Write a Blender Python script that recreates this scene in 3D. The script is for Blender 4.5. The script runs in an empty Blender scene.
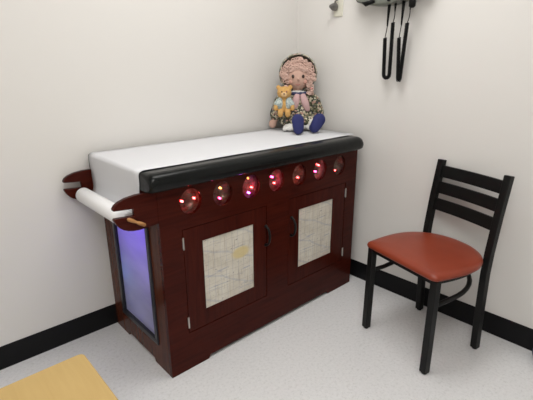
import bpy, bmesh, math, random
from mathutils import Vector, Matrix, Quaternion, noise
random.seed(7)
PI = math.pi
SC = bpy.context.scene
COL = SC.collection

# ------------------------------------------------------------------ camera
cd = bpy.data.cameras.new('camera')
cam = bpy.data.objects.new('camera', cd); COL.objects.link(cam)
yaw, pitch, roll, foc = 0.740327, -0.304398, -0.004627, 412.01
F = Vector((math.sin(yaw)*math.cos(pitch), math.cos(yaw)*math.cos(pitch), math.sin(pitch)))
Rv = Vector((math.cos(yaw), -math.sin(yaw), 0)); Uv = Rv.cross(F)
R2 = Rv*math.cos(roll) + Uv*math.sin(roll); U2 = -Rv*math.sin(roll) + Uv*math.cos(roll)
m = Matrix((R2, U2, -F)).transposed().to_4x4(); m.translation = Vector((-2.0327, -1.93338, 1.26807))
cam.matrix_world = m
cd.sensor_width = 36.0; cd.lens = foc/533*36.0; cd.clip_start = 0.02
SC.camera = cam

# ------------------------------------------------------------------ light and exposure
SC.view_settings.view_transform = 'Standard'
SC.view_settings.look = 'None'
SC.view_settings.gamma = 1
SC.view_settings.use_curve_mapping = False
SC.view_settings.exposure = 0.0
w = bpy.data.worlds.new('world'); SC.world = w; w.use_nodes = True
w.node_tree.nodes['Background'].inputs[0].default_value = (0.9, 0.93, 1, 1)
w.node_tree.nodes['Background'].inputs[1].default_value = 0.25
XW, YW, ZC = -3.0, -3.3, 2.55      # far walls and ceiling height
def area(name, loc, sx, sy, power, col, rot=(0, 0, 0)):
    l = bpy.data.lights.new(name, 'AREA'); l.shape = 'RECTANGLE'; l.size = sx; l.size_y = sy
    l.energy = power; l.color = col
    o = bpy.data.objects.new(name, l); COL.objects.link(o); o.location = loc; o.rotation_euler = rot
    return o
TROFFERS = [(-.92, -.90), (-2.25, -2.1)]
TROFFER_POWER = (14.5, 26.0)
for (tx, ty), pw in zip(TROFFERS, TROFFER_POWER):
    area('ceiling_lamp', (tx, ty, ZC-0.03), 1.16, 0.56, pw, (1.0, 0.985, 0.955))

# ------------------------------------------------------------------ helpers
def mat(name, col=(0.5, 0.5, 0.5), rough=0.5, metal=0.0, spec=0.5, coat=0.0, emis=None, es=0.0):
    M = bpy.data.materials.new(name); M.use_nodes = True
    b = M.node_tree.nodes['Principled BSDF']
    b.inputs['Base Color'].default_value = (*col, 1); b.inputs['Roughness'].default_value = rough
    b.inputs['Metallic'].default_value = metal; b.inputs['Specular IOR Level'].default_value = spec
    b.inputs['Coat Weight'].default_value = coat; b.inputs['Coat Roughness'].default_value = 0.15
    if emis:
        b.inputs['Emission Color'].default_value = (*emis, 1); b.inputs['Emission Strength'].default_value = es
    return M
def nt(M): return M.node_tree.nodes, M.node_tree.links, M.node_tree.nodes['Principled BSDF']
def coords(M, kind='Object', scale=(1, 1, 1)):
    N, L, b = nt(M)
    tc = N.new('ShaderNodeTexCoord'); mp = N.new('ShaderNodeMapping'); mp.inputs['Scale'].default_value = scale
    L.new(tc.outputs[kind], mp.inputs[0]); return mp.outputs[0]
def ramp(M, fac, stops, interp='LINEAR'):
    N, L, b = nt(M)
    r = N.new('ShaderNodeValToRGB'); r.color_ramp.interpolation = interp
    e = r.color_ramp.elements
    while len(e) > 1: e.remove(e[-1])
    e[0].position = stops[0][0]; e[0].color = (*stops[0][1], 1)
    for p_, c in stops[1:]:
        k = e.new(p_); k.color = (*c, 1)
    L.new(fac, r.inputs[0]); return r.outputs[0]
def tex(M, kind, vec, **kw):
    N, L, b = nt(M); t = N.new(kind); L.new(vec, t.inputs['Vector'])
    for k, v in kw.items():
        if k in t.inputs: t.inputs[k].default_value = v
        else: setattr(t, k, v)
    return t
def mix(M, fac, a, b_, mode='MIX'):
    N, L, b = nt(M); x = N.new('ShaderNodeMix'); x.data_type = 'RGBA'; x.blend_type = mode
    for s, v in ((x.inputs[0], fac), (x.inputs[6], a), (x.inputs[7], b_)):
        if hasattr(v, 'links'): L.new(v, s)
        elif isinstance(v, (int, float)): s.default_value = v
        else: s.default_value = (*v, 1)
    return x.outputs[2]
def bump(M, h, strength=0.2, dist=0.002):
    N, L, b = nt(M); bp = N.new('ShaderNodeBump'); bp.inputs['Strength'].default_value = strength
    bp.inputs['Distance'].default_value = dist; L.new(h, bp.inputs['Height']); L.new(bp.outputs[0], b.inputs['Normal'])

def obj(name, bm, material, parent=None, smooth=False, bevel=0.0, bseg=2, loc=None):
    me = bpy.data.meshes.new(name)
    bmesh.ops.recalc_face_normals(bm, faces=bm.faces)
    bm.to_mesh(me); bm.free()
    for mm in (material if isinstance(material, (list, tuple)) else [material]): me.materials.append(mm)
    o = bpy.data.objects.new(name, me); COL.objects.link(o)
    if parent: o.parent = parent
    if loc: o.location = loc
    if smooth:
        for p_ in me.polygons: p_.use_smooth = True
    if bevel:
        b = o.modifiers.new('bevel', 'BEVEL'); b.width = bevel; b.segments = bseg
        b.limit_method = 'ANGLE'; b.angle_limit = math.radians(40)
        for p_ in me.polygons: p_.use_smooth = True
        wn = o.modifiers.new('wn', 'WEIGHTED_NORMAL'); wn.keep_sharp = True
    return o
def empty(name, label, cat, loc=(0, 0, 0), rz=0, group=None):
    o = bpy.data.objects.new(name, None); COL.objects.link(o); o.location = loc; o.rotation_euler = (0, 0, rz)
    o.empty_display_size = 0.05
    o['label'] = label; o['category'] = cat
    if group: o['group'] = group
    return o
def tag(o, label, cat, group=None):
    o['label'] = label; o['category'] = cat
    if group: o['group'] = group
def struct(o): o['kind'] = 'structure'; return o
def B(): return bmesh.new()
def box(bm, x0, x1, y0, y1, z0, z1):
    v = [bm.verts.new((x, y, z)) for x in (x0, x1) for y in (y0, y1) for z in (z0, z1)]
    for f in ((0, 1, 3, 2), (4, 6, 7, 5), (0, 4, 5, 1), (2, 3, 7, 6), (0, 2, 6, 4), (1, 5, 7, 3)):
        bm.faces.new([v[i] for i in f])
    return bm
def prism(bm, pts, axis, a, b):
    """pts 2D in the plane across AXIS, extruded from a to b"""
    def P(q, t):
        return {'x': (t, q[0], q[1]), 'y': (q[0], t, q[1]), 'z': (q[0], q[1], t)}[axis]
    A = [bm.verts.new(P(q, a)) for q in pts]; C = [bm.verts.new(P(q, b)) for q in pts]
    bm.faces.new(A); bm.faces.new(C[::-1])
    n = len(pts)
    for i in range(n): bm.faces.new((A[i], C[i], C[(i+1) % n], A[(i+1) % n]))
    return bm
def tube(bm, pts, r, n=8, cap=True, closed=False, square=False):
    pts = [Vector(p_) for p_ in pts]; rs = r if isinstance(r, (list, tuple)) else [r]*len(pts)
    N_ = len(pts); rings = []; up = None
    for i, p_ in enumerate(pts):
        if closed: t = pts[(i+1) % N_]-pts[i-1]
        else: t = pts[min(i+1, N_-1)]-pts[max(i-1, 0)]
        t.normalize()
        if up is None:
            a = Vector((0, 0, 1)) if abs(t.z) < 0.9 else Vector((1, 0, 0))
            up = (a-t*a.dot(t)).normalized()
        else:
            up = (up-t*up.dot(t)).normalized()
        s = t.cross(up)
        ring = []
        for k in range(n):
            an = 2*PI*k/n+(PI/4 if square else 0); ring.append(bm.verts.new(p_+(up*math.cos(an)+s*math.sin(an))*rs[i]))
        rings.append(ring)
    for i in range(N_ if closed else N_-1):
        A, C = rings[i], rings[(i+1) % N_]
        for k in range(n): bm.faces.new((A[k], A[(k+1) % n], C[(k+1) % n], C[k]))
    if cap and not closed: bm.faces.new(rings[0][::-1]); bm.faces.new(rings[-1])
    return bm
def lathe(bm, prof, n=24, M4=None):
    """prof: (r, z) list round local z"""
    M4 = M4 or Matrix(); rings = []
    for r, z in prof:
        if r < 1e-6: rings.append([bm.verts.new(M4 @ Vector((0, 0, z)))])
        else: rings.append([bm.verts.new(M4 @ Vector((r*math.cos(2*PI*k/n), r*math.sin(2*PI*k/n), z))) for k in range(n)])
    for A, C in zip(rings, rings[1:]):
        for k in range(n):
            k2 = (k+1) % n
            if len(A) == 1 and len(C) == 1: break
            if len(A) == 1: bm.faces.new((A[0], C[k2], C[k]))
            elif len(C) == 1: bm.faces.new((A[k], A[k2], C[0]))
            else: bm.faces.new((A[k], A[k2], C[k2], C[k]))
    return bm
def ball(bm, c, r, rot=None, u=14, v=10):
    if not isinstance(r, (tuple, list)): r = (r, r, r)
    M4 = Matrix.Translation(c) @ (rot.to_4x4() if rot else Matrix()) @ Matrix.Diagonal((*r, 1))
    bmesh.ops.create_uvsphere(bm, u_segments=u, v_segments=v, radius=1, matrix=M4); return bm
def bez(p0, p1, p2, n=10):
    p0, p1, p2 = map(Vector, (p0, p1, p2))
    return [p0*(1-t)**2+p1*2*t*(1-t)+p2*t*t for t in (i/n for i in range(n+1))]
def remesh(o, vox, smooth=4):
    r = o.modifiers.new('merge', 'REMESH'); r.mode = 'VOXEL'; r.voxel_size = vox; r.use_smooth_shade = True
    s = o.modifiers.new('soften', 'SMOOTH'); s.iterations = smooth; s.factor = 0.5
    return o

# ------------------------------------------------------------------ materials
M_wall = mat('wall_paint', (0.725, 0.707, 0.682), 0.55, spec=0.25)
n_ = tex(M_wall, 'ShaderNodeTexNoise', coords(M_wall), Scale=180.0, Detail=3.0); bump(M_wall, n_.outputs[0], 0.12, 0.001)
M_ceil = mat('ceiling_tile', (0.85, 0.845, 0.82), 0.9)
M_floor = mat('vinyl_floor', (0.6, 0.6, 0.6), 0.33, spec=0.4)
c_ = coords(M_floor)
a_ = tex(M_floor, 'ShaderNodeTexNoise', c_, Scale=75.0, Detail=5.0, Roughness=0.7)
k_ = ramp(M_floor, a_.outputs[0], [(0.36, (0.62, 0.62, 0.625)), (0.45, (0.70, 0.70, 0.71)), (0.6, (0.73, 0.73, 0.74)), (0.72, (0.77, 0.77, 0.78))])
v_ = tex(M_floor, 'ShaderNodeTexVoronoi', c_, Scale=80.0)
k2_ = ramp(M_floor, v_.outputs['Distance'], [(0.08, (0.86, 0.86, 0.86)), (0.18, (1, 1, 1))])
nt(M_floor)[1].new(mix(M_floor, 1.0, k_, k2_, 'MULTIPLY'), nt(M_floor)[2].inputs['Base Color'])
M_base = mat('black_vinyl', (0.004, 0.004, 0.005), 0.45, spec=.2)
def wood(name, dark, light, axis, rough=0.22, coat=0.0):
    M = mat(name, dark, rough, coat=coat, spec=.09)
    sc = {'x': (1.2, 14, 14), 'y': (14, 1.2, 14), 'z': (14, 14, 1.2)}[axis]
    t = tex(M, 'ShaderNodeTexNoise', coords(M, 'Object', sc), Scale=3.0, Detail=6.0, Roughness=0.62, Distortion=0.8)
    c = ramp(M, t.outputs[0], [(0.32, dark), (0.68, light)])
    nt(M)[1].new(c, nt(M)[2].inputs['Base Color']); return M
CD, CL = (0.034, 0.0048, 0.0028), (0.060, 0.0090, 0.0048)
M_wood = wood('cherry_wood_vertical', CD, CL, 'z')
M_woodx = wood('cherry_wood_horizontal', CD, CL, 'x')
M_side_lit = wood('cherry_wood_end_lit', (0.055, 0.015, 0.008), (0.10, 0.030, 0.016), 'z')  # same cherry for the end boards, side light painted in as a lighter colour
M_dark = mat('cabinet_inside', (0.012, 0.005, 0.004), 0.7)
M_vinyl = mat('black_upholstery', (0.005, 0.006, 0.006), 0.27, spec=0.2)
n_ = tex(M_vinyl, 'ShaderNodeTexNoise', coords(M_vinyl), Scale=22.0, Detail=2.0); bump(M_vinyl, n_.outputs[0], 0.25, 0.006)
M_paper = mat('exam_paper', (0.67, 0.675, 0.70), 0.75, spec=0.2)
n_ = tex(M_paper, 'ShaderNodeTexNoise', coords(M_paper, 'Object', (1, 3, 1)), Scale=9.0, Detail=3.0); bump(M_paper, n_.outputs[0], 0.12, 0.006)
M_metal = mat('brushed_nickel', (0.62, 0.60, 0.56), 0.3, metal=1)
M_bmetal = mat('black_metal', (0.006, 0.006, 0.006), 0.42, spec=.22)
M_frame = mat('black_frame', (0.012, 0.012, 0.018), 0.35)
M_peg = wood('golden_peg_wood', (0.30, 0.14, 0.055), (0.50, 0.26, 0.11), 'x')
M_seat = mat('rust_vinyl', (0.40, 0.072, 0.022), 0.38, spec=0.4)
n_ = tex(M_seat, 'ShaderNodeTexNoise', coords(M_seat), Scale=5.0, Detail=4.0)
nt(M_seat)[1].new(ramp(M_seat, n_.outputs[0], [(0.3, (0.21, 0.032, 0.013)), (0.7, (0.265, 0.043, 0.017))]), nt(M_seat)[2].inputs['Base Color'])

# ------------------------------------------------------------------ room
T = 0.1
struct(obj('floor', box(B(), XW-T, T, YW-T, T, -T, 0), M_floor))
struct(obj('wall_back', box(B(), XW-T, T, 0, T, 0, ZC), M_wall))
struct(obj('wall_right', box(B(), 0, T, YW-T, 0, 0, ZC), M_wall))
struct(obj('wall_left', box(B(), XW-T, XW, YW-T, 0, 0, ZC), M_wall))
struct(obj('wall_front', box(B(), XW, 0, YW-T, YW, 0, ZC), M_wall))
struct(obj('ceiling', box(B(), XW-T, T, YW-T, T, ZC, ZC+T), M_ceil))
prof = [(0, 0), (0.006, 0), (0.0045, 0.006), (0.004, 0.106), (0.0025, 0.11), (0, 0.11)]
struct(obj('baseboard_back', prism(B(), [(-a, z) for a, z in prof], 'x', XW, 0), M_base))
struct(obj('baseboard_right', prism(B(), [(-a, z) for a, z in prof], 'y', YW, -0.006), M_base))
struct(obj('baseboard_left', prism(B(), [(XW+a, z) for a, z in prof], 'y', YW, -0.006), M_base))
struct(obj('baseboard_front', prism(B(), [(YW+a, z) for a, z in prof], 'x', XW+.006, -.006), M_base))
M_lampframe = mat('white_steel', (0.8, 0.8, 0.8), 0.4)
M_diff = mat('lamp_diffuser', (0.9, 0.9, 0.9), 0.5, emis=(1, 0.985, 0.955), es=2.0)
for i, (tx, ty) in enumerate(TROFFERS):
    t = empty('ceiling_light', 'recessed' + (' fluorescent ceiling light above the exam table' if i == 0 else ' fluorescent ceiling light near the front wall'), 'ceiling light', (tx, ty, ZC), 0)
    bm = B()
    for a in ((-.61, .61, -.31, -.28), (-.61, .61, .28, .31), (-.61, -.58, -.28, .28), (.58, .61, -.28, .28)): box(bm, *a, -.02, 0)
    obj('frame', bm, M_lampframe, t)
    obj('diffuser', box(B(), -.58, .58, -.28, .28, -.012, -.004), M_diff, t)

# ------------------------------------------------------------------ exam table cabinet
XL, XR, YF, ZT = -1.344, -0.087, -0.573, 0.84
tb = empty('exam_table', 'dark cherry wood exam table with seven glowing portholes and padded black top', 'exam table', (0, 0, 0))
def rect(x0, x1, z0, z1): return [(x0, z0), (x1, z0), (x1, z1), (x0, z1)]
def curve2(bm, outer, holes, y0, y1, axis='y'):
    """flat board with holes: outer 2D polygon minus hole polygons, between y0 and y1"""
    def P(q, t): return (q[0], t, q[1]) if axis == 'y' else (t, q[0], q[1])
    loops = [outer]+holes; E0 = []; allv = []
    for lp in loops:
        vs = [bm.verts.new(P(q, y0)) for q in lp]; allv.append(vs)
        for i in range(len(vs)): E0.append(bm.edges.new((vs[i], vs[(i+1) % len(vs)])))
    res = bmesh.ops.triangle_fill(bm, edges=E0, use_beauty=True)
    fs = [g for g in res['geom'] if isinstance(g, bmesh.types.BMFace)]
    mp = {}
    for vs in allv:
        for v in vs: mp[v] = bm.verts.new(v.co + (Vector((0, y1-y0, 0)) if axis == 'y' else Vector((y1-y0, 0, 0))))
    for f in fs: bm.faces.new([mp[v] for v in f.verts][::-1])
    for vs in allv:
        for i in range(len(vs)):
            a, b = vs[i], vs[(i+1) % len(vs)]; bm.faces.new((a, b, mp[b], mp[a]))
    return bm
CX = [-1.198, -1.0395, -0.881, -0.7225, -0.566, -0.407, -0.246]; CZ = 0.7715; CR = 0.0505
circ = lambda cx, cz, rx, rz, n=36: [(cx+rx*math.cos(2*PI*k/n), cz+rz*math.sin(2*PI*k/n)) for k in range(n)]
D1, D2, DZ0, DZ1 = (-1.247, -0.788), (-0.640, -0.181), 0.180, 0.662
outer = [(XL, 0), (-1.154, 0), (-1.142, 0.018), (-0.312, 0.018), (-0.300, 0), (XR, 0), (XR, ZT), (XL, ZT)]
# front board: portholes, door openings
obj('front_panel', curve2(B(), outer, [circ(x, CZ, CR, CR*1.06) for x in CX]+[rect(*D1, DZ0, DZ1), rect(*D2, DZ0, DZ1)], YF, YF+0.02), M_woodx, tb)
# carcass
bm = B(); box(bm, XL+.02, XR-.02, -0.02, -0.01, 0.03, ZT)
obj('back_panel', bm, M_dark, tb)
bm = B(); box(bm, XL+.02, XR-.02, -0.55, -0.02, ZT-.018, ZT); obj('top_board', bm, M_dark, tb)
obj('bottom_board', box(B(), XL+.12, XR-.02, -0.55, -0.02, 0.03, 0.045), M_dark, tb)
obj('shelf', box(B(), XL+.12, XR-.02, -0.55, -0.02, 0.682, 0.695), M_dark, tb)
# left end board (with opening for the light panel) and right end board
ends = [(-0.553, 0), (-0.425, 0), (-0.415, 0.018), (-0.160, 0.018), (-0.150, 0), (-0.010, 0), (-0.010, ZT), (-0.553, ZT)]
LP = (-0.478, -0.118, 0.118, 0.690)
obj('end_panel', curve2(B(), [(y, z) for y, z in ends], [rect(*LP)], XL, XL+0.02, 'x'), M_side_lit, tb)
obj('end_panel', curve2(B(), [(y, z) for y, z in ends], [], XR-0.02, XR, 'x'), M_side_lit, tb)
# light panel: black frame, frosted pane, colour lamps in a shallow box behind
lp = empty('light_panel', '', ''); del lp['label'], lp['category']; lp.parent = tb
lp['label'] = 'frosted panel lit violet and blue from inside'
bm = B(); y0, y1, z0, z1 = LP; fw = 0.024
for a in ((y0, y1, z0, z0+fw), (y0, y1, z1-fw, z1), (y0, y0+fw, z0+fw, z1-fw), (y1-fw, y1, z0+fw, z1-fw)):
    box(bm, XL-.008, XL+.016, a[0], a[1], a[2], a[3])
lpf = obj('panel_frame', bm, M_frame, tb, bevel=.003); lpf['label'] = 'black rectangular frame round the violet light panel'
bpy.data.objects.remove(lp)
M_box = mat('lightbox_white', (0.8, 0.8, 0.8), 0.6)
bm = B()
box(bm, XL+.11, XL+.115, y0, y1, z0, z1)
for a in ((y0, y0+.004, z0, z1), (y1-.004, y1, z0, z1), (y0, y1, z0, z0+.004), (y0, y1, z1-.004, z1)): box(bm, XL+.0205, XL+.11, *a)
obj('light_box', bm, M_box, tb)
M_pane = bpy.data.materials.new('frosted_acrylic'); M_pane.use_nodes = True
N = M_pane.node_tree.nodes; L = M_pane.node_tree.links; N.clear()
o_ = N.new('ShaderNodeOutputMaterial'); tr = N.new('ShaderNodeBsdfTranslucent'); gl = N.new('ShaderNodeBsdfPrincipled'); mx = N.new('ShaderNodeMixShader')
tc = N.new('ShaderNodeTexCoord'); mp = N.new('ShaderNodeMapping'); mp.inputs['Scale'].default_value = (1, 1.2, 5)
mp.inputs['Rotation'].default_value = (0.35, 0, 0)
nz = N.new('ShaderNodeTexNoise'); nz.inputs['Scale'].default_value = 3.2; nz.inputs['Detail'].default_value = 3
cr = N.new('ShaderNodeValToRGB'); cr.color_ramp.elements[0].position = .35; cr.color_ramp.elements[0].color = (.80, .80, .84, 1)
cr.color_ramp.elements[1].position = .7; cr.color_ramp.elements[1].color = (.95, .95, .97, 1)
L.new(tc.outputs['Object'], mp.inputs[0]); L.new(mp.outputs[0], nz.inputs['Vector']); L.new(nz.outputs[0], cr.inputs[0]); L.new(cr.outputs[0], tr.inputs[0])
gl.inputs['Base Color'].default_value = (.42, .42, .47, 1); gl.inputs['Roughness'].default_value = .3
mx.inputs[0].default_value = 0.55; L.new(gl.outputs[0], mx.inputs[1]); L.new(tr.outputs[0], mx.inputs[2]); L.new(mx.outputs[0], o_.inputs[0])
pn = obj('light_pane', box(B(), XL+.006, XL+.009, y0+.02, y1-.02, z0+.02, z1-.02), M_pane, tb); pn['label'] = 'frosted pane glowing violet and blue'
def pt(name, loc, power, col, r=.01):
    l = bpy.data.lights.new(name, 'POINT'); l.energy = power; l.color = col; l.shadow_soft_size = r
    o = bpy.data.objects.new(name, l); COL.objects.link(o); o.location = loc; o.parent = tb; return o
LB = 0.22
pt('violet_led', (XL+.085, -.20, .64), LB*1.5, (.20, .08, 1), .03)
pt('violet_led', (XL+.085, -.40, .62), LB*1.5, (.20, .08, 1), .03)
pt('violet_led', (XL+.085, -.30, .52), LB*.7, (.26, .16, 1), .03)
pt('violet_led', (XL+.085, -.40, .42), LB*.35, (.40, .28, 1), .03)
pt('blue_led', (XL+.085, -.19, .36), LB*.4, (.10, .40, 1), .03)
pt('blue_led', (XL+.085, -.30, .27), LB*.22, (.6, .55, 1), .03)
# doors
M_fab = mat('printed_fabric', (0.6, 0.57, 0.48), 0.8)
def fabric(name, blotch):
    M = mat(name, (0.6, 0.57, 0.5), 0.75, spec=.2); N, L, b = nt(M)
    c = coords(M)
    n1 = tex(M, 'ShaderNodeTexNoise', c, Scale=9.0, Detail=6.0, Roughness=.7)
    col = ramp(M, n1.outputs[0], [(.3, (.52, .48, .40)), (.5, (.64, .60, .52)), (.7, (.72, .69, .61))])
    for s, sc, colr, th in (((1, 1, 16), 7.0, (.34, .35, .42), .62), ((18, 1, 1), 6.0, (.44, .38, .30), .62), ((7, 1, 22), 5.0, (.20, .17, .14), .66), ((60, 1, 60), 1.4, (.12, .11, .10), .70)):
        t = tex(M, 'ShaderNodeTexNoise', coords(M, 'Object', s), Scale=sc, Detail=3.0, Roughness=.6)
        f = ramp(M, t.outputs[0], [(th-.02, (0, 0, 0)), (th+.03, (.75, .75, .75))])
        col = mix(M, f, col, colr)
    # thin drawn grid and slanting lines
    for s, rot, sc, colr, am in (((1, 1, 1), (0, 0, 0), 19.0, (.30, .30, .38), .38), ((1, 1, 1), (0, math.radians(90), 0), 17.0, (.36, .30, .26), .35), ((1, 1, 1), (0, math.radians(68), 0), 5.5, (.26, .30, .42), .28)):
        N_, L_, b_ = nt(M)
        tc = N_.new('ShaderNodeTexCoord'); mp = N_.new('ShaderNodeMapping'); mp.inputs['Rotation'].default_value = rot
        L_.new(tc.outputs['Object'], mp.inputs[0])
        wv = tex(M, 'ShaderNodeTexWave', mp.outputs[0], Scale=sc/2, Distortion=1.6, Detail=2.0); wv.bands_direction = 'X'; wv.inputs['Detail Scale'].default_value = 2.0
        f = ramp(M, wv.outputs[1], [(.975, (0, 0, 0)), (.998, (am, am, am))])
        col = mix(M, f, col, colr)
    if blotch:
        t = N.new('ShaderNodeTexGradient'); t.gradient_type = 'SPHERICAL'
        tc = N.new('ShaderNodeTexCoord'); mp = N.new('ShaderNodeMapping'); mp.vector_type = 'TEXTURE'
        mp.inputs['Location'].default_value = (.065, 0, .045); mp.inputs['Scale'].default_value = (.06, .5, .034)
        L.new(tc.outputs['Object'], mp.inputs[0]); L.new(mp.outputs[0], t.inputs[0])
        f = ramp(M, t.outputs[1], [(0, (0, 0, 0)), (.35, (.8, .8, .8))]); col = mix(M, f, col, (.64, .52, .24))
    L.new(col, b.inputs['Base Color']); return M
M_fab1 = fabric('printed_fabric_yellow', True); M_fab2 = fabric('printed_fabric_plain', False)
def door(x0, x1, px0, px1, hx, hinge_x, fab, label, plabel):
    g = 0.003; z0, z1 = DZ0+g, DZ1-g; x0 += g; x1 -= g
    pz0, pz1 = .261, .588
    d = obj('door', curve2(B(), rect(x0, x1, z0, z1), [rect(px0, px1, pz0, pz1)], YF+.001, YF+.019), M_wood, tb, bevel=.0015)
    d['label'] = label
    mx_, mz_ = (px0+px1)/2, (pz0+pz1)/2
    p_ = obj('door_panel', box(B(), px0-mx_, px1-mx_, 0, .006, pz0-mz_, pz1-mz_), fab, d, loc=(mx_, YF+.006, mz_))
    p_['label'] = plabel
    # arched pull handle
    hz = .512; pts = [(hx, YF+.001, hz+.050)]+[(hx, YF-.027*math.sin(PI*t)-.004, hz+.047*math.cos(PI*t)) for t in [i/12 for i in range(13)]]+[(hx, YF+.001, hz-.050)]
    h = obj('handle', tube(B(), pts, [.008]*2+[.0055]*11+[.008]*2, 8), M_bmetal, d, smooth=True)
    h['label'] = 'dark arched pull handle'
    for z in (.602, .235):
        bm = B(); tube(bm, [(hinge_x, YF-.003, z-.026), (hinge_x, YF-.003, z+.026)], .0034, 8); box(bm, hinge_x-.0035, hinge_x+.0035, YF-.0012, YF+.001, z-.022, z+.022)
        obj('hinge', bm, M_metal, d)
    return d
door(*D1, -1.152, -.871, -.797, D1[0], M_fab1, 'cherry door with hinges at its left edge', 'cream printed fabric insert with a yellow patch')
door(*D2, -.562, -.288, -.621, D2[1], M_fab2, 'cherry door with hinges at its right edge', 'plain cream printed fabric insert')
# portholes: nickel-dark bowl, small coloured lamps, clear dome
M_bowl = mat('foil_bowl', (.22, .17, .155), 0.38, metal=.5)
n_ = tex(M_bowl, 'ShaderNodeTexNoise', coords(M_bowl), Scale=38.0, Detail=3.0)
nt(M_bowl)[1].new(ramp(M_bowl, n_.outputs[0], [(.36, (.03, .015, .012)), (.48, (.12, .06, .04)), (.56, (.07, .08, .06)), (.66, (.26, .13, .11))]), nt(M_bowl)[2].inputs['Base Color'])
n_ = tex(M_bowl, 'ShaderNodeTexVoronoi', coords(M_bowl), Scale=70.0); bump(M_bowl, n_.outputs['Distance'], .35, .004)
M_dome = mat('clear_dome', (1, 1, 1), 0.04, spec=.5); b_ = nt(M_dome)[2]; b_.inputs['Transmission Weight'].default_value = 1; b_.inputs['IOR'].default_value = 1.12
def led_mat(name, c, s): return mat(name, c, .4, emis=c, es=s)
RED, PINK, VIO, AMB = (1, .06, .06), (1, .05, .22), (.55, .10, 1), (1, .35, .08)
LM = {RED: led_mat('red_led', RED, 14), PINK: led_mat('pink_led', PINK, 14), VIO: led_mat('violet_led', VIO, 14), AMB: led_mat('amber_led', AMB, 9)}
LEDS = [  # per porthole: (dx, dz, colour, power)
    [(-.026, .000, RED, .055), (.030, .002, RED, .055)],
    [(.006, .018, AMB, .008), (.000, -.026, PINK, .03)],
    [(.004, -.034, VIO, .05), (.022, -.012, RED, .03), (.000, .034, AMB, .006)],
    [(-.008, .014, PINK, .26), (.006, -.018, RED, .03)],
    [(.015, -.020, RED, .022)],
    [(.012, .020, RED, .04), (-.012, -.010, PINK, .12)],
    [(-.010, -.030, RED, .035)],
]
LED_K = 0.36
bowls = ['red glowing porthole with two bright red lamps', 'dim porthole with a tiny amber lamp', 'porthole glowing red above and violet below',
         'bright pink glowing porthole', 'dim porthole with a faint red lamp', 'bright red glowing porthole', 'dark porthole with one red lamp at its foot']
for x, leds, lab in zip(CX, LEDS, bowls):
    Mx = Matrix.Translation((x, YF+.004, CZ)) @ Matrix.Rotation(-PI/2, 4, 'X') @ Matrix.Diagonal((1, 1.06, 1, 1))
    bm = lathe(B(), [(CR+.001, 0), (CR, .02), (CR*.9, .036), (CR*.6, .05), (0, .055)], 28, Mx)
    bo = obj('porthole', bm, M_bowl, tb, smooth=True); bo['label'] = lab
    bm = lathe(B(), [(CR-.001, .0005), (CR*.75, -.002), (CR*.4, -.0035), (0, -.004), (0, -.002), (CR*.4, -.0015), (CR*.75, -.0), (CR-.001, .0025), (CR-.001, .0005)], 28, Mx)
    obj('dome', bm, M_dome, bo, smooth=True)
    for dx, dz, c, pw in leds:
        obj('lamp', ball(B(), (x+dx, YF+.030, CZ+dz), .0042, u=8, v=6), LM[c], bo, smooth=True)
        l = pt('lamp_light', (x+dx, YF+.022, CZ+dz), pw*LED_K, c, .004); l.parent = bo
# roll brackets
top = [(XL, ZT), (-1.380, .843), (-1.425, .843), (-1.462, .838), (-1.490, .829), (-1.505, .819), (-1.512, .808), (-1.511, .801), (-1.470, .797), (-1.438, .795), (-1.436, .767),
       (-1.470, .769), (-1.510, .772), (-1.513, .766), (-1.505, .749), (-1.493, .733), (-1.482, .724), (-1.465, .716), (-1.445, .711), (-1.42, .709), (-1.395, .711), (-1.37, .712), (XL, .714)]
for ya, lab in ((YF, 'slotted cherry wood paper bracket at the front'), (-.045, 'slotted cherry wood paper bracket by the wall')):
    b_ = obj('roll_bracket', prism(B(), top, 'y', ya, ya+.02), M_woodx, tb, bevel=.002); b_['label'] = lab
    if ya == YF:
        bm = B(); A_ = Vector((-1.468, YF-.006, .765)); C_ = Vector((-1.405, YF-.016, .728))
        tube(bm, [A_+(C_-A_)*t for t in (0, .08, .3, .5, .62, .75, .95, 1)], [.004, .0075, .0075, .005, .0072, .0078, .0065, .003], 10)
        tube(bm, [(-1.436, YF-.010, .7465), (-1.436, YF+.002, .7465)], .004, 8)
        obj('wooden_peg', bm, M_peg, b_, smooth=True)['label'] = 'golden wooden toggle peg'
# padded top
def sheet_prof(): pass
PX0, PX1, PY0, PY1 = -1.384, -.074, -0.612, -0.012
bm = B()
r = .034; sec = []   # cross-section in (y, z): flat top, rounded bulging front
sec += [(PY1, ZT+.002), (PY1, .912), (-.50, .913), (-.524, .9135), (-.531, .914)]
for t in range(0, 8): sec.append((PY0+r+.004-(r+.004)*math.sin(t/7*PI/2), .915-.030+.030*math.cos(t/7*PI/2)))
sec += [(PY0-.002, .872), (PY0+.003, .855), (PY0+.010, .846), (PY0+.022, .8415), (YF-.002, .8412), (YF-.002, ZT+.0015), (-.531, ZT+.0015), (-.524, ZT+.0015)]
cx_, cy_ = 0, 0
def inset(sec, k): # shrink a section towards the cushion's heart
    return [(max(y, PY0)+0 if k == 0 else y+(k*.014 if y < -.55 else (0 if y < -.1 else -k*.01)), z+(-k*(.022 if y < -.55 else .010) if z > .89 else (k*.004 if z < .85 else -k*.006))) for y, z in sec]
rings = []
for x, k in ((PX0, 1.0), (PX0+.004, .5), (PX0+.011, .2), (PX0+.022, .04), (PX0+.036, 0), (PX1-.05, 0), (PX1-.032, .04), (PX1-.016, .22), (PX1-.006, .55), (PX1, 1.0)):
    rings.append([bm.verts.new((x, y, z)) for y, z in (sec if k == 0 else inset(sec, k))])
n = len(sec)
for A, C in zip(rings, rings[1:]):
    for i in range(n): bm.faces.new((A[i], A[(i+1) % n], C[(i+1) % n], C[i]))
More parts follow.
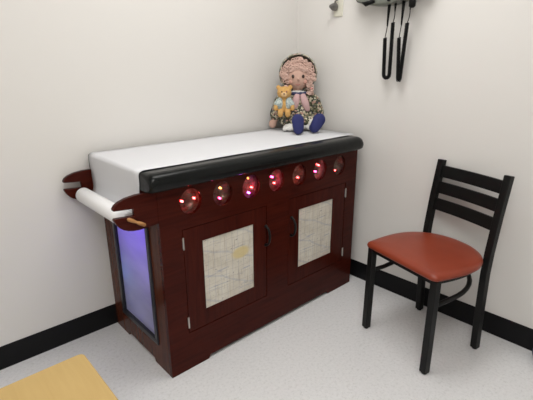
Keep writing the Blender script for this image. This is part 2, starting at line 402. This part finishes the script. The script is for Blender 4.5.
bm.faces.new(rings[0]); bm.faces.new(rings[-1][::-1])
pad = obj('padded_top', bm, M_vinyl, tb, smooth=True, bevel=.003); pad['label'] = 'black vinyl padded cushion top with rounded front edge'

# ------------------------------------------------------------------ exam paper: roll and sheet
pr = empty('exam_paper', 'white exam paper roll hanging in the brackets, its sheet pulled over the tabletop', 'exam paper', (-1.445, -.3, .74))
AX = Vector((-1.445, -.3, .74))
rm = Matrix.Translation((0, 0.225, 0)) @ Matrix.Rotation(PI/2, 4, 'X')
bm = lathe(B(), [(.024, 0), (.033, 0), (.034, .001), (.034, .469), (.033, .47), (.024, .47), (.024, 0)], 40, rm)
M_roll_lit = mat('rolled_paper_lit', (.84, .84, .85), .75, spec=.2)  # same paper as the sheet, colour raised so the roll looks brighter lit
obj('paper_roll', bm, M_roll_lit, pr, smooth=False, bevel=.0)
for p_ in bpy.data.objects['paper_roll'].data.polygons: p_.use_smooth = abs(p_.normal.y) < .5
bm = tube(B(), [(.0, .262, .013), (.0, -.262, .013)], .0095, 14)
obj('dowel', bm, M_peg, pr, smooth=True)
path = []   # (x, z) world: from the far end of the top to the roll
for i in range(13): path.append((PX1+.012+(PX0+.018-PX1-.012)*i/12, .9175))
for t in range(1, 7): path.append((PX0+.018-.0205*math.sin(t/6*PI/2), .9005+.017*math.cos(t/6*PI/2)))
for z in (.87, .84, .81, .78): path.append((PX0-.0025, z))
for t in range(1, 8): a = t/7; path.append((PX0-.0025-.002*math.sin(a*PI)-(.026)*a**2, .78-.05*a))
ya, yb = -.528, -.036
rows = []; bm = B()
NY = 10
for i, (x, z) in enumerate(path):
    row = []
    for j in range(NY+1):
        s = j/NY; xx, zz = x, z
        if i >= 19:
            k = min(1, (i-19)/8); y0_ = ya+.0+k*.05; y1_ = yb-k*.03   # sheet draws in to the roll's width
            wv = .0025*k*math.sin(s*9)
        else: y0_, y1_, wv = ya, yb, 0
        y = y0_+(y1_-y0_)*s
        if i < 19: zz += .0006*math.sin(i*1.7+s*5)
        row.append(bm.verts.new((xx-AX.x+wv, y-AX.y, zz-AX.z)))
    rows.append(row)
for A, C in zip(rows, rows[1:]):
    for j in range(NY): bm.faces.new((A[j], A[j+1], C[j+1], C[j]))
sh = obj('paper_sheet', bm, M_paper, pr, smooth=True)
so = sh.modifiers.new('thick', 'SOLIDIFY'); so.thickness = .0012; so.offset = 0

# ------------------------------------------------------------------ chair
ch = empty('dining_chair', 'black metal ladder-back chair with rust red vinyl seat against the wall', 'chair', (-.29, -1.155, 0), math.atan2(.254, -.967))
# local: +x forward, local +y = to the viewer's right (away from the table)
LT = .0225
def leg(pts, s): return tube(B(), pts, LT, 4, square=True)
for s in (-1, 1):
    fl = [(.183, s*.190, 0.006), (.181, s*.188, .450)]
    obj('front_leg', tube(B(), fl, LT, 4, square=True), M_bmetal, ch, bevel=.003)
    e = .027 if s > 0 else 0; rear = [(-.190+e, s*.182, .006), (-.180+e, s*.182, .20), (-.174+e, s*.182, .40), (-.180+e, s*.182, .50), (-.198+e, s*.182, .66), (-.226+e, s*.182, .842)]
    obj('rear_leg', tube(B(), rear, [LT*.97]*6, 4, square=True), M_bmetal, ch, bevel=.003)
for (p0, sg) in (((.183, .190), 0), ((.183, -.190), 0), ((-.163, .182), 0), ((-.190, -.182), 0)):
    obj('foot_glide', tube(B(), [(p0[0], p0[1], 0), (p0[0], p0[1], .008)], .012, 12), M_base, ch)
bx_ = lambda z: -.172-.054*((z-.40)/.44)**1.25 if z > .4 else -.172
for z0, z1 in ((.758, .815), (.678, .735), (.593, .651)):
    bm = B()
    n = 10; V = []
    for i in range(n+1):
        t = -1+2*i/n; y = t*.180; off = -.012*(1-t*t)+.013*(1+t)
        V.append([bm.verts.new((bx_(z)+off+d, y, z)) for z, d in ((z0, -.006), (z0, .006), (z1, .006), (z1, -.006))])
    for A, C in zip(V, V[1:]):
        for k in range(4): bm.faces.new((A[k], A[(k+1) % 4], C[(k+1) % 4], C[k]))
    bm.faces.new(V[0]); bm.faces.new(V[-1][::-1])
    obj('back_slat', bm, M_bmetal, ch, bevel=.002)
# seat: D-shape, straight in front, rounded behind
def dshape(w, xf, xb, n=40, rc=.03):
    """straight front edge, sides swelling towards the middle, round back"""
    wf = w-.014; pts = []; side = []
    for a in range(0, 7): an = a/6*PI/2*.95; side.append((xf-rc+rc*math.cos(an), wf-rc+rc*math.sin(an)))
    x0 = .045
    for t in (.33, .66): side.append((xf-rc+(x0-xf+rc)*t, wf+(w-wf)*math.sin(t*PI/2)))
    pts += side
    for i in range(0, n+1):
        t = i/n*PI; c_, s_ = math.cos(t), math.sin(t)
        pts.append((x0-(x0-xb)*(abs(s_)**.86), w*(abs(c_)**.90)*(1 if c_ > 0 else -1)))
    pts += [(x, -y) for x, y in side[::-1]]
    return pts
SW, SF, SB = .226, .214, -.200
bm = B(); rings = []
for k, z in ((.010, .4525), (.002, .457), (0, .465), (.003, .474), (.012, .481), (.035, .485), (.09, .487)):
    rings.append([bm.verts.new((x, y, z)) for x, y in dshape(SW-k, SF-k, SB+k, rc=max(.012, .03-k*.3))])
for A, C in zip(rings, rings[1:]):
    n = len(A)
    for i in range(n): bm.faces.new((A[i], A[(i+1) % n], C[(i+1) % n], C[i]))
bm.faces.new(rings[0]); bm.faces.new(rings[-1])
obj('seat', bm, M_seat, ch, smooth=True)
# apron under the seat
bm = B(); O_ = dshape(.200, .190, -.178, rc=.015); I_ = dshape(.180, .172, -.158, rc=.012)
rg = [[bm.verts.new((x, y, z)) for x, y in P_] for P_, z in ((O_, .429), (O_, .4535), (I_, .4535), (I_, .429))]
for a in range(4):
    A, C = rg[a], rg[(a+1) % 4]; n = len(A)
    for i in range(n): bm.faces.new((A[i], A[(i+1) % n], C[(i+1) % n], C[i]))
obj('seat_frame', bm, M_bmetal, ch)
# bent ring brace
pts = [(.178, .186, .328), (.10, .186, .330)]+[(.03-.205*math.sin(t), .188*math.cos(t), .338+.03*math.sin(t)) for t in [i/18*PI for i in range(19)]]+[(.10, -.186, .330), (.178, -.186, .328)]
obj('ring_brace', tube(B(), pts, .0105, 8), M_bmetal, ch, smooth=True)

# ------------------------------------------------------------------ low table with yellow wooden top
M_yel = wood('maple_top', (0.50, 0.345, 0.14), (0.53, 0.37, 0.155), 'y', rough=.4, coat=.0)
M_yel2 = mat('maple_edge', (0.42, 0.27, 0.11), .45)
HT = .45; tx1, ty1 = -1.7314, -.769
tt = empty('low_table', 'low table with pale yellow maple top in front of the left baseboard', 'table', (tx1-.40, ty1-.30, 0))
hw, hd = .40, .30
pts = []
rc = .018
for sx, sy, a0 in ((1, 1, 0), (-1, 1, 90), (-1, -1, 180), (1, -1, 270)):
    for k in range(5): a = math.radians(a0+k*22.5); pts.append((sx*(hw-rc)+rc*math.cos(a), sy*(hd-rc)+rc*math.sin(a)))
obj('tabletop', prism(B(), pts, 'z', HT-.022, HT), M_yel, tt, bevel=.004)
for sx in (-1, 1):
    for sy in (-1, 1): obj('leg', tube(B(), [(sx*(hw-.06), sy*(hd-.06), 0), (sx*(hw-.06), sy*(hd-.06), HT-.022)], [.016, .022], 16), M_yel2, tt, smooth=True)
bm = B(); a, b = hw-.06, hd-.06
for q in ((-a, a, -b-.008, -b+.008), (-a, a, b-.008, b+.008), (-a-.008, -a+.008, -b, b), (a-.008, a+.008, -b, b)): box(bm, *q, HT-.08, HT-.022)
obj('apron', bm, M_yel2, tt)

# ------------------------------------------------------------------ blue ball at the picture's right edge
M_blue = mat('blue_rubber', (0.008, 0.014, 0.07), .4)
bm = B(); ball(bm, (0, 0, .048), .048, u=32, v=20)
o = obj('ball', bm, M_blue, smooth=True, loc=(-.062, -1.625, 0)); tag(o, 'small dark blue ball on the floor against the black baseboard', 'ball')

# ------------------------------------------------------------------ wall-mounted diagnostic set (top right)
M_grey = mat('grey_green_plastic', (.15, .16, .135), .35)
M_blk = mat('black_rubber', (.005, .005, .005), .5, spec=.15)
ds = empty('diagnostic_set', 'grey wall-mounted diagnostic instrument station with two black coiled cords', 'medical instrument', (0, -.70, 1.60))
OY, OZ = -.70, 1.60
def W(y, z, x=-.05): return (x, y-OY, z-OZ)
prof = []
for i in range(17):
    t = i/16; y = -.50-(.39)*t
    z = 1.640-.062*math.sin(PI*min(1, t*1.25+.0)**.8 if t < .8 else PI*.5) if False else 1.618-.040*math.sin(PI*min(t*1.0+.08, 1))
    prof.append((y-OY, z-OZ))
prof += [(-.905-OY, 1.66-OZ), (-.90-OY, 1.86-OZ), (-.50-OY, 1.86-OZ), (-.485-OY, 1.66-OZ)]
obj('housing', prism(B(), prof, 'x', -.085, 0), M_grey, ds, bevel=.012, bseg=4)
# small black pointed probe-tip holder beneath the left side
obj('tip_dispenser', tube(B(), [W(-.545, 1.600, -.086), W(-.575, 1.590, -.098), W(-.62, 1.600, -.088)], [.004, .012, .008], 10), M_blk, ds, smooth=True)
def coil(path, r=.0078, wr=.0030, pitch=.0062):
    P_ = [Vector(q) for q in path]; L_ = [0]
    for a, b in zip(P_, P_[1:]): L_.append(L_[-1]+(b-a).length)
    tot = L_[-1]; nt_ = int(tot/pitch); ns = nt_*7; out = []
    for i in range(ns+1):
        s = tot*i/ns
        k = max(j for j in range(len(L_)) if L_[j] <= s+1e-9); k = min(k, len(P_)-2)
        t = (s-L_[k])/(L_[k+1]-L_[k]); c = P_[k].lerp(P_[k+1], t); d = (P_[k+1]-P_[k]).normalized()
        X = Vector((1, 0, 0)); X = (X-d*X.dot(d)).normalized(); Y = d.cross(X); a = 2*PI*i/7
        out.append(c+X*r*math.cos(a)+Y*r*math.sin(a))
    return tube(B(), out, wr, 5)
def cord(yl, zl, yr, zr, yb, zb, wid, ytop, ytopr):
    if wid > .01:
        arc = [W(yb+wid*math.cos(a), zb+wid*math.sin(a)*1.0, -.05) for a in [i/12*PI for i in range(0, 13)]]
        arc = [W(yb+wid*math.cos(a), zb-wid*math.sin(a), -.05) for a in [i/12*PI for i in range(0, 13)]]
    else:
        arc = [W(yb+wid*math.cos(a), zb-wid*math.sin(a)*1.2, -.05) for a in [i/8*PI for i in range(0, 9)]]
    path = [W(yl, zl)]+[W(yl+(yb+wid-yl)*t, zl+(zb-zl)*t) for t in (.35, .7)]+arc+[W(yr+(yb-wid-yr)*t, zr+(zb-zr)*t) for t in (.7, .35)]+[W(yr, zr)]
    c = obj('coiled_cord', coil(path), M_blk, ds, smooth=True)
    bm = B()
    # strain relief and thin lead on the left side
    tube(bm, [W(ytop, 1.588), W(ytop+.001, 1.56), W(ytop+.003, 1.48)], [.0085, .0075, .0035], 8)
    tube(bm, bez(W(ytop+.003, 1.48), W(ytop+.006, zl+.03), W(yl, zl), 8), .0020, 6)
    tube(bm, [W(ytopr, 1.588), W(ytopr+.001, 1.545)], [.0065, .0030], 8)
    tube(bm, bez(W(ytopr+.001, 1.545), W(ytopr-.002, zr+.03), W(yr, zr), 8), .0020, 6)
    obj('lead', bm, M_blk, c, smooth=True)
cord(-.672, 1.425, -.711, 1.495, -.697, 1.246, .0170, -.683, -.718)
cord(-.752, 1.422, -.790, 1.487, -.7705, 1.224, .0055, -.762, -.800)
bm = B(); tube(bm, [W(-.828, 1.64, -.088), W(-.828, 1.60, -.088), W(-.829, 1.575, -.088), W(-.829, 1.555, -.088), W(-.829, 1.548, -.088)], [.010, .012, .0165, .0155, .008], 14)
obj('instrument_handle', bm, M_blk, ds, smooth=True)
for yy in (-.60, -.70, -.78):
    bm = B(); tube(bm, [W(yy, 1.60, -.084), W(yy, 1.60, -.089)], .010, 14); obj('button', bm, M_blk, ds)

# ------------------------------------------------------------------ wall outlet plate with a grey fitting
M_plate = mat('clear_plate', (.70, .68, .58), .35)
wo = empty('wall_fitting', 'small wall plate with a grey metal knob near the room corner', 'wall fitting', (0, -.312, 1.610))
obj('plate', box(B(), -.008, 0, -.045, .018, -.050, .07), M_plate, wo, bevel=.003)
M_gm = mat('grey_metal', (.20, .19, .18), .35, metal=.7)
rm = Matrix.Rotation(-PI/2, 4, 'Y')
obj('knob', lathe(B(), [(0, .004), (.010, .004), (.010, .014), (.021, .016), (.021, .030), (.017, .042), (.008, .062), (.0, .064)], 20, rm), M_gm, wo, smooth=True, bevel=.001)
obj('hose_barb', tube(B(), [(-.022, 0, .015), (-.024, -.006, .030), (-.018, -.018, .036)], .0045, 8), M_gm, wo, smooth=True)

# ------------------------------------------------------------------ rag doll
D0 = Vector((-.1415, -.1485, .9225)); FW = Vector((-.71, -.704, 0)); LW = Vector((.704, -.71, 0))
def P(a, b, h): return LW*a+FW*b+Vector((0, 0, h))
dl = empty('rag_doll', 'rag doll in floral dress and bonnet with navy shoes sitting on the exam table', 'doll', D0)
DR = Matrix((LW, FW, Vector((0, 0, 1)))).transposed()   # local axes a, b, h
M_skin = mat('doll_cloth_skin', (.58, .375, .30), .8)
M_hair = mat('pink_yarn', (.66, .455, .385), .9)
def print_mat(name, stops, scale, rough=.85):
    M = mat(name, (.5, .5, .5), rough); N, L, b = nt(M)
    t = tex(M, 'ShaderNodeTexVoronoi', coords(M), Scale=scale)
    s = N.new('ShaderNodeSeparateColor'); L.new(t.outputs['Color'], s.inputs[0])
    c = ramp(M, s.outputs[0], stops, 'CONSTANT'); L.new(c, b.inputs['Base Color']); return M
M_dress = print_mat('floral_print', [(0, (.045, .05, .03)), (.36, (.14, .14, .08)), (.56, (.44, .39, .28)), (.68, (.06, .06, .08)), (.76, (.40, .24, .19)), (.88, (.60, .55, .42))], 95)
M_bonnet = print_mat('bonnet_print', [(0, (.14, .15, .10)), (.25, (.34, .33, .24)), (.5, (.52, .48, .38)), (.7, (.10, .11, .12)), (.8, (.42, .32, .27))], 100)
M_lace = mat('white_lace', (.74, .73, .70), .85)
n_ = tex(M_lace, 'ShaderNodeTexVoronoi', coords(M_lace), Scale=130.0); bump(M_lace, n_.outputs['Distance'], .8, .004)
M_shoe = mat('navy_felt', (.018, .022, .115), .8)
M_navy = mat('navy_ribbon', (.03, .035, .10), .6)
M_pinkr = mat('dusty_pink_cotton', (.58, .38, .38), .85)
M_eye = mat('brown_button', (.035, .018, .012), .3)
def dball(bm, a, b, h, r, rot=None):
    rr = DR if rot is None else DR @ rot
    return ball(bm, P(a, b, h), r, rr)
def limb(bm, pts, rs):
    """overlapping spheres along a path"""
    for (p0, r0), (p1, r1) in zip(zip(pts, rs), zip(pts[1:], rs[1:])):
        p0, p1 = Vector(p0), Vector(p1); n = max(2, int((p1-p0).length/(.35*min(r0, r1))))
        for i in range(n+1):
            t = i/n; q = p0.lerp(p1, t); ball(bm, P(*q), r0+(r1-r0)*t, u=10, v=8)
# body: one continuous cloth figure (head, neck, trunk, arms, hands, legs)
bm = B()
dball(bm, 0, .010, .310, (.074, .062, .080))
limb(bm, [(0, .0, .235), (0, -.005, .19), (0, -.01, .12), (0, 0, .05)], [.028, .045, .055, .052])
limb(bm, [(-.05, 0, .195), (-.105, .008, .13), (-.138, .022, .05)], [.026, .023, .018])
dball(bm, -.150, .030, .032, (.025, .022, .027))
limb(bm, [(.05, 0, .195), (.105, -.01, .13), (.135, -.018, .06)], [.026, .022, .016])
dball(bm, .142, -.016, .042, (.016, .016, .020))
limb(bm, [(-.02, .02, .045), (.0, .11, .035), (.002, .225, .032)], [.035, .030, .024])
limb(bm, [(.035, .02, .045), (.08, .07, .035), (.108, .150, .032)], [.035, .030, .024])
dball(bm, 0.002, .074, .296, (.008, .008, .007))
body = remesh(obj('body', bm, M_skin, dl), .0045, 3)
# dress
bm = B()
for i in range(9):
    t = i/8; h = .205-.165*t; r = .048+.050*t**.8
    dball(bm, 0, .0+.02*t, h, (r*1.12, r*(.86+.1*t), .03))
limb(bm, [(-.056, .0, .200), (-.100, .006, .158), (-.132, .014, .092)], [.038, .045, .038])
limb(bm, [(-.122, .014, .092), (-.140, .02, .064)], [.034, .022])
limb(bm, [(.056, .0, .200), (.098, -.005, .160), (.128, -.010, .100)], [.038, .045, .038])
limb(bm, [(.118, -.010, .100), (.134, -.014, .068)], [.034, .020])
for i in range(16):   # skirt hem spreading over the lap
    an = i/16*2*PI; dball(bm, .010+.095*math.cos(an), .055+.055*math.sin(an), .055, (.026, .026, .030))
dball(bm, .01, .06, .068, (.10, .065, .022))
dress = remesh(obj('dress', bm, M_dress, dl), .005, 3)
# collar and bow
bm = B(); dball(bm, 0, .010, .222, (.058, .046, .012)); obj('collar', bm, M_lace, dl, smooth=True)
bm = B()
dball(bm, -.020, .062, .214, (.020, .008, .011)); dball(bm, .022, .062, .214, (.020, .008, .011)); dball(bm, 0, .064, .214, (.007, .008, .008))
dball(bm, .050, .040, .216, (.022, .010, .010)); remesh(obj('neck_bow', bm, M_navy, dl), .003, 2)
# pink pinafore front / braids hanging down the chest
for sx, a0, a1 in ((-1, -.004, -.022), (1, .030, .058)):
    bm = B()
    for i in range(9):
        t = i/8; dball(bm, a0+(a1-a0)*t, .062+.012*math.sin(t*PI), .205-.085*t, (.018+.006*math.sin(t*PI), .012, .012))
    remesh(obj('pinafore_strap', bm, M_pinkr, dl), .004, 2)
# lace bloomers
bm = B()
limb(bm, [(-.01, .075, .048), (.002, .12, .042), (.004, .200, .037)], [.036, .036, .031])
limb(bm, [(.05, .055, .048), (.085, .085, .042), (.104, .140, .038)], [.036, .036, .031])
for i in range(14):
    t = i/13; dball(bm, -.070+.165*t, .120-.01*math.cos(t*9), .020+.010*abs(math.sin(t*11)), (.016, .014, .016))
for i in range(5): dball(bm, -.075+i*.014, .135, .014+.004*(i % 2), (.014, .018, .012))
remesh(obj('bloomers', bm, M_lace, dl), .004, 1)
# shoes: sole towards the viewer, toe up
for a, b, h, tilt, s in ((.000, .250, .056, -.08, 1.16), (.112, .185, .054, .50, 1.2)):
    bm = B()
    rot = Matrix.Rotation(tilt, 3, 'Y') @ Matrix.Rotation(.18, 3, 'X')
    dball(bm, a, b, h, (.029*s, .020*s, .050*s), rot)
    q = rot @ Vector((0, -.014*s, -.026*s)); dball(bm, a+q.x, b+q.y, h+q.z, (.026*s, .026*s, .023*s), rot)
    q = rot @ Vector((0, .0, .018*s)); dball(bm, a+q.x, b+q.y, h+q.z, (.031*s, .020*s, .032*s), rot)
    remesh(obj('shoe', bm, M_shoe, dl), .004, 3)
# bonnet
bm = B()
n = 28
ringdef = []
for rr, bb in ((.109, .046), (.117, .028), (.111, .0), (.100, -.025), (.085, -.050), (.055, -.068), (.0, -.075)):
    ringdef.append((rr, bb))
rings = []
for rr, bb in ringdef:
    if rr == 0: rings.append([bm.verts.new(P(0, bb, .329))]); continue
    R_ = []
    for k in range(n):
        an = 2*PI*k/n; wob = 1+(.022*math.sin(an*13) if bb >= .0 else 0)
        vert = 1.02 if math.sin(an) > 0 else .92
        R_.append(bm.verts.new(P(rr*wob*math.cos(an), bb, .326+rr*wob*vert*math.sin(an))))
    rings.append(R_)
for A, C in zip(rings, rings[1:]):
    for k in range(n):
        if len(C) == 1: bm.faces.new((A[k], A[(k+1) % n], C[0]))
        else: bm.faces.new((A[k], A[(k+1) % n], C[(k+1) % n], C[k]))
bn = obj('bonnet', bm, M_bonnet, dl, smooth=True)
so = bn.modifiers.new('thick', 'SOLIDIFY'); so.thickness = .006; so.offset = -1
ss = bn.modifiers.new('sub', 'SUBSURF'); ss.levels = 1; ss.render_levels = 1
# yarn hair: looped curls round the face, a fringe and a curl down each side
bm = B(); rnd = random.Random(3)
def loop(a, b, h, r, tw, th=.0034):
    c = P(a, b, h); X = DR @ Vector((math.cos(tw), .25*rnd.uniform(-1, 1), math.sin(tw))); Y = DR @ Vector((-math.sin(tw), .5*rnd.uniform(-.6, 1), math.cos(tw)))
    tube(bm, [c+X*r*math.cos(2*PI*k/9)+Y*r*.75*math.sin(2*PI*k/9) for k in range(9)], th, 5, closed=True)
for i in range(190):
    an = rnd.uniform(-.35, PI+.35); rad = rnd.uniform(.062, .099)
    loop(rad*math.cos(an), rnd.uniform(.028, .052), .314+rad*.98*math.sin(an), rnd.uniform(.007, .013), rnd.uniform(0, PI))
for i in range(46):
    an = rnd.uniform(.55, PI-.55); rad = rnd.uniform(.045, .066)
    loop(rad*1.0*math.cos(an), rnd.uniform(.052, .066), .310+rad*math.sin(an), rnd.uniform(.007, .012), rnd.uniform(0, PI))
for sx in (-1, 1):
    for i in range(30):
        t = rnd.random(); loop(sx*(.066+.008*t)+rnd.uniform(-.014, .014), rnd.uniform(.035, .060), .310-.100*t, rnd.uniform(.006, .011), rnd.uniform(0, PI))
dball(bm, 0, -.002, .322, (.088, .058, .090))
obj('hair', bm, M_hair, dl, smooth=True)
for sx in (-1, 1):
    bm = B(); dball(bm, sx*.030, .0675, .312, (.0085, .005, .0105)); obj('eye', bm, M_eye, dl, smooth=True)
M_lip = mat('stitched_lip', (.45, .12, .11), .8)
bm = B(); tube(bm, [P(-.014+.028*i/8, .070, .268-.005*math.sin(i/8*PI)) for i in range(9)], .0018, 5); obj('mouth', bm, M_lip, dl, smooth=True)
M_blush = mat('blush_cloth', (.60, .33, .27), .85)
for sx in (-1, 1):
    bm = B(); dball(bm, sx*.042, .0555, .282, (.013, .005, .011)); obj('cheek', bm, M_blush, dl, smooth=True)

# ------------------------------------------------------------------ teddy bear
bo_ = D0+P(-.080, .112, .094)
br = empty('teddy_bear', 'small golden teddy bear in pale blue vest held on the doll\'s lap', 'teddy bear', bo_)
br.scale = (1.07, 1.07, 1.07)
M_fur = mat('golden_fur', (.62, .36, .12), .95)
n_ = tex(M_fur, 'ShaderNodeTexNoise', coords(M_fur), Scale=260.0, Detail=3.0); bump(M_fur, n_.outputs[0], .9, .004)
M_vest = mat('pale_blue_knit', (.36, .44, .44), .9)
n_ = tex(M_vest, 'ShaderNodeTexNoise', coords(M_vest), Scale=90.0, Detail=2.0)
nt(M_vest)[1].new(ramp(M_vest, n_.outputs[0], [(.38, (.26, .32, .31)), (.5, (.38, .46, .46)), (.62, (.58, .62, .58))]), nt(M_vest)[2].inputs['Base Color'])
M_muz = mat('pale_fur', (.70, .47, .24), .95)
bm = B()
dball(bm, 0, 0, .120, (.040, .034, .034))
for sx in (-1, 1): dball(bm, sx*.032, -.004, .147, (.013, .008, .013))
dball(bm, 0, 0, .055, (.034, .028, .040)); dball(bm, 0, 0, .09, (.02, .018, .02))
for sx in (-1, 1):
    limb(bm, [(sx*.024, .0, .078), (sx*.044, .012, .058), (sx*.046, .022, .036)], [.013, .012, .012])
    limb(bm, [(sx*.018, .008, .025), (sx*.020, .030, .014)], [.017, .016])
    dball(bm, sx*.020, .036, .010, (.0155, .012, .020))
remesh(obj('bear_body', bm, M_fur, br), .003, 2)
bm = B()
for sx in (-1, 1):
    dball(bm, sx*.021, .006, .060, (.020, .027, .035)); limb(bm, [(sx*.024, .002, .080), (sx*.042, .012, .060)], [.0165, .0155])
dball(bm, 0, -.010, .062, (.037, .024, .038))
remesh(obj('vest', bm, M_vest, br), .003, 2)
bm = B(); dball(bm, 0, .031, .111, (.018, .012, .014)); obj('muzzle', bm, M_muz, br, smooth=True)
for sx in (-1, 1):
    bm = B(); dball(bm, sx*.013, .032, .126, (.0036, .003, .0040)); obj('eye', bm, M_eye, br, smooth=True)
bm = B(); dball(bm, 0, .043, .115, (.0052, .003, .0040)); obj('nose', bm, M_eye, br, smooth=True)
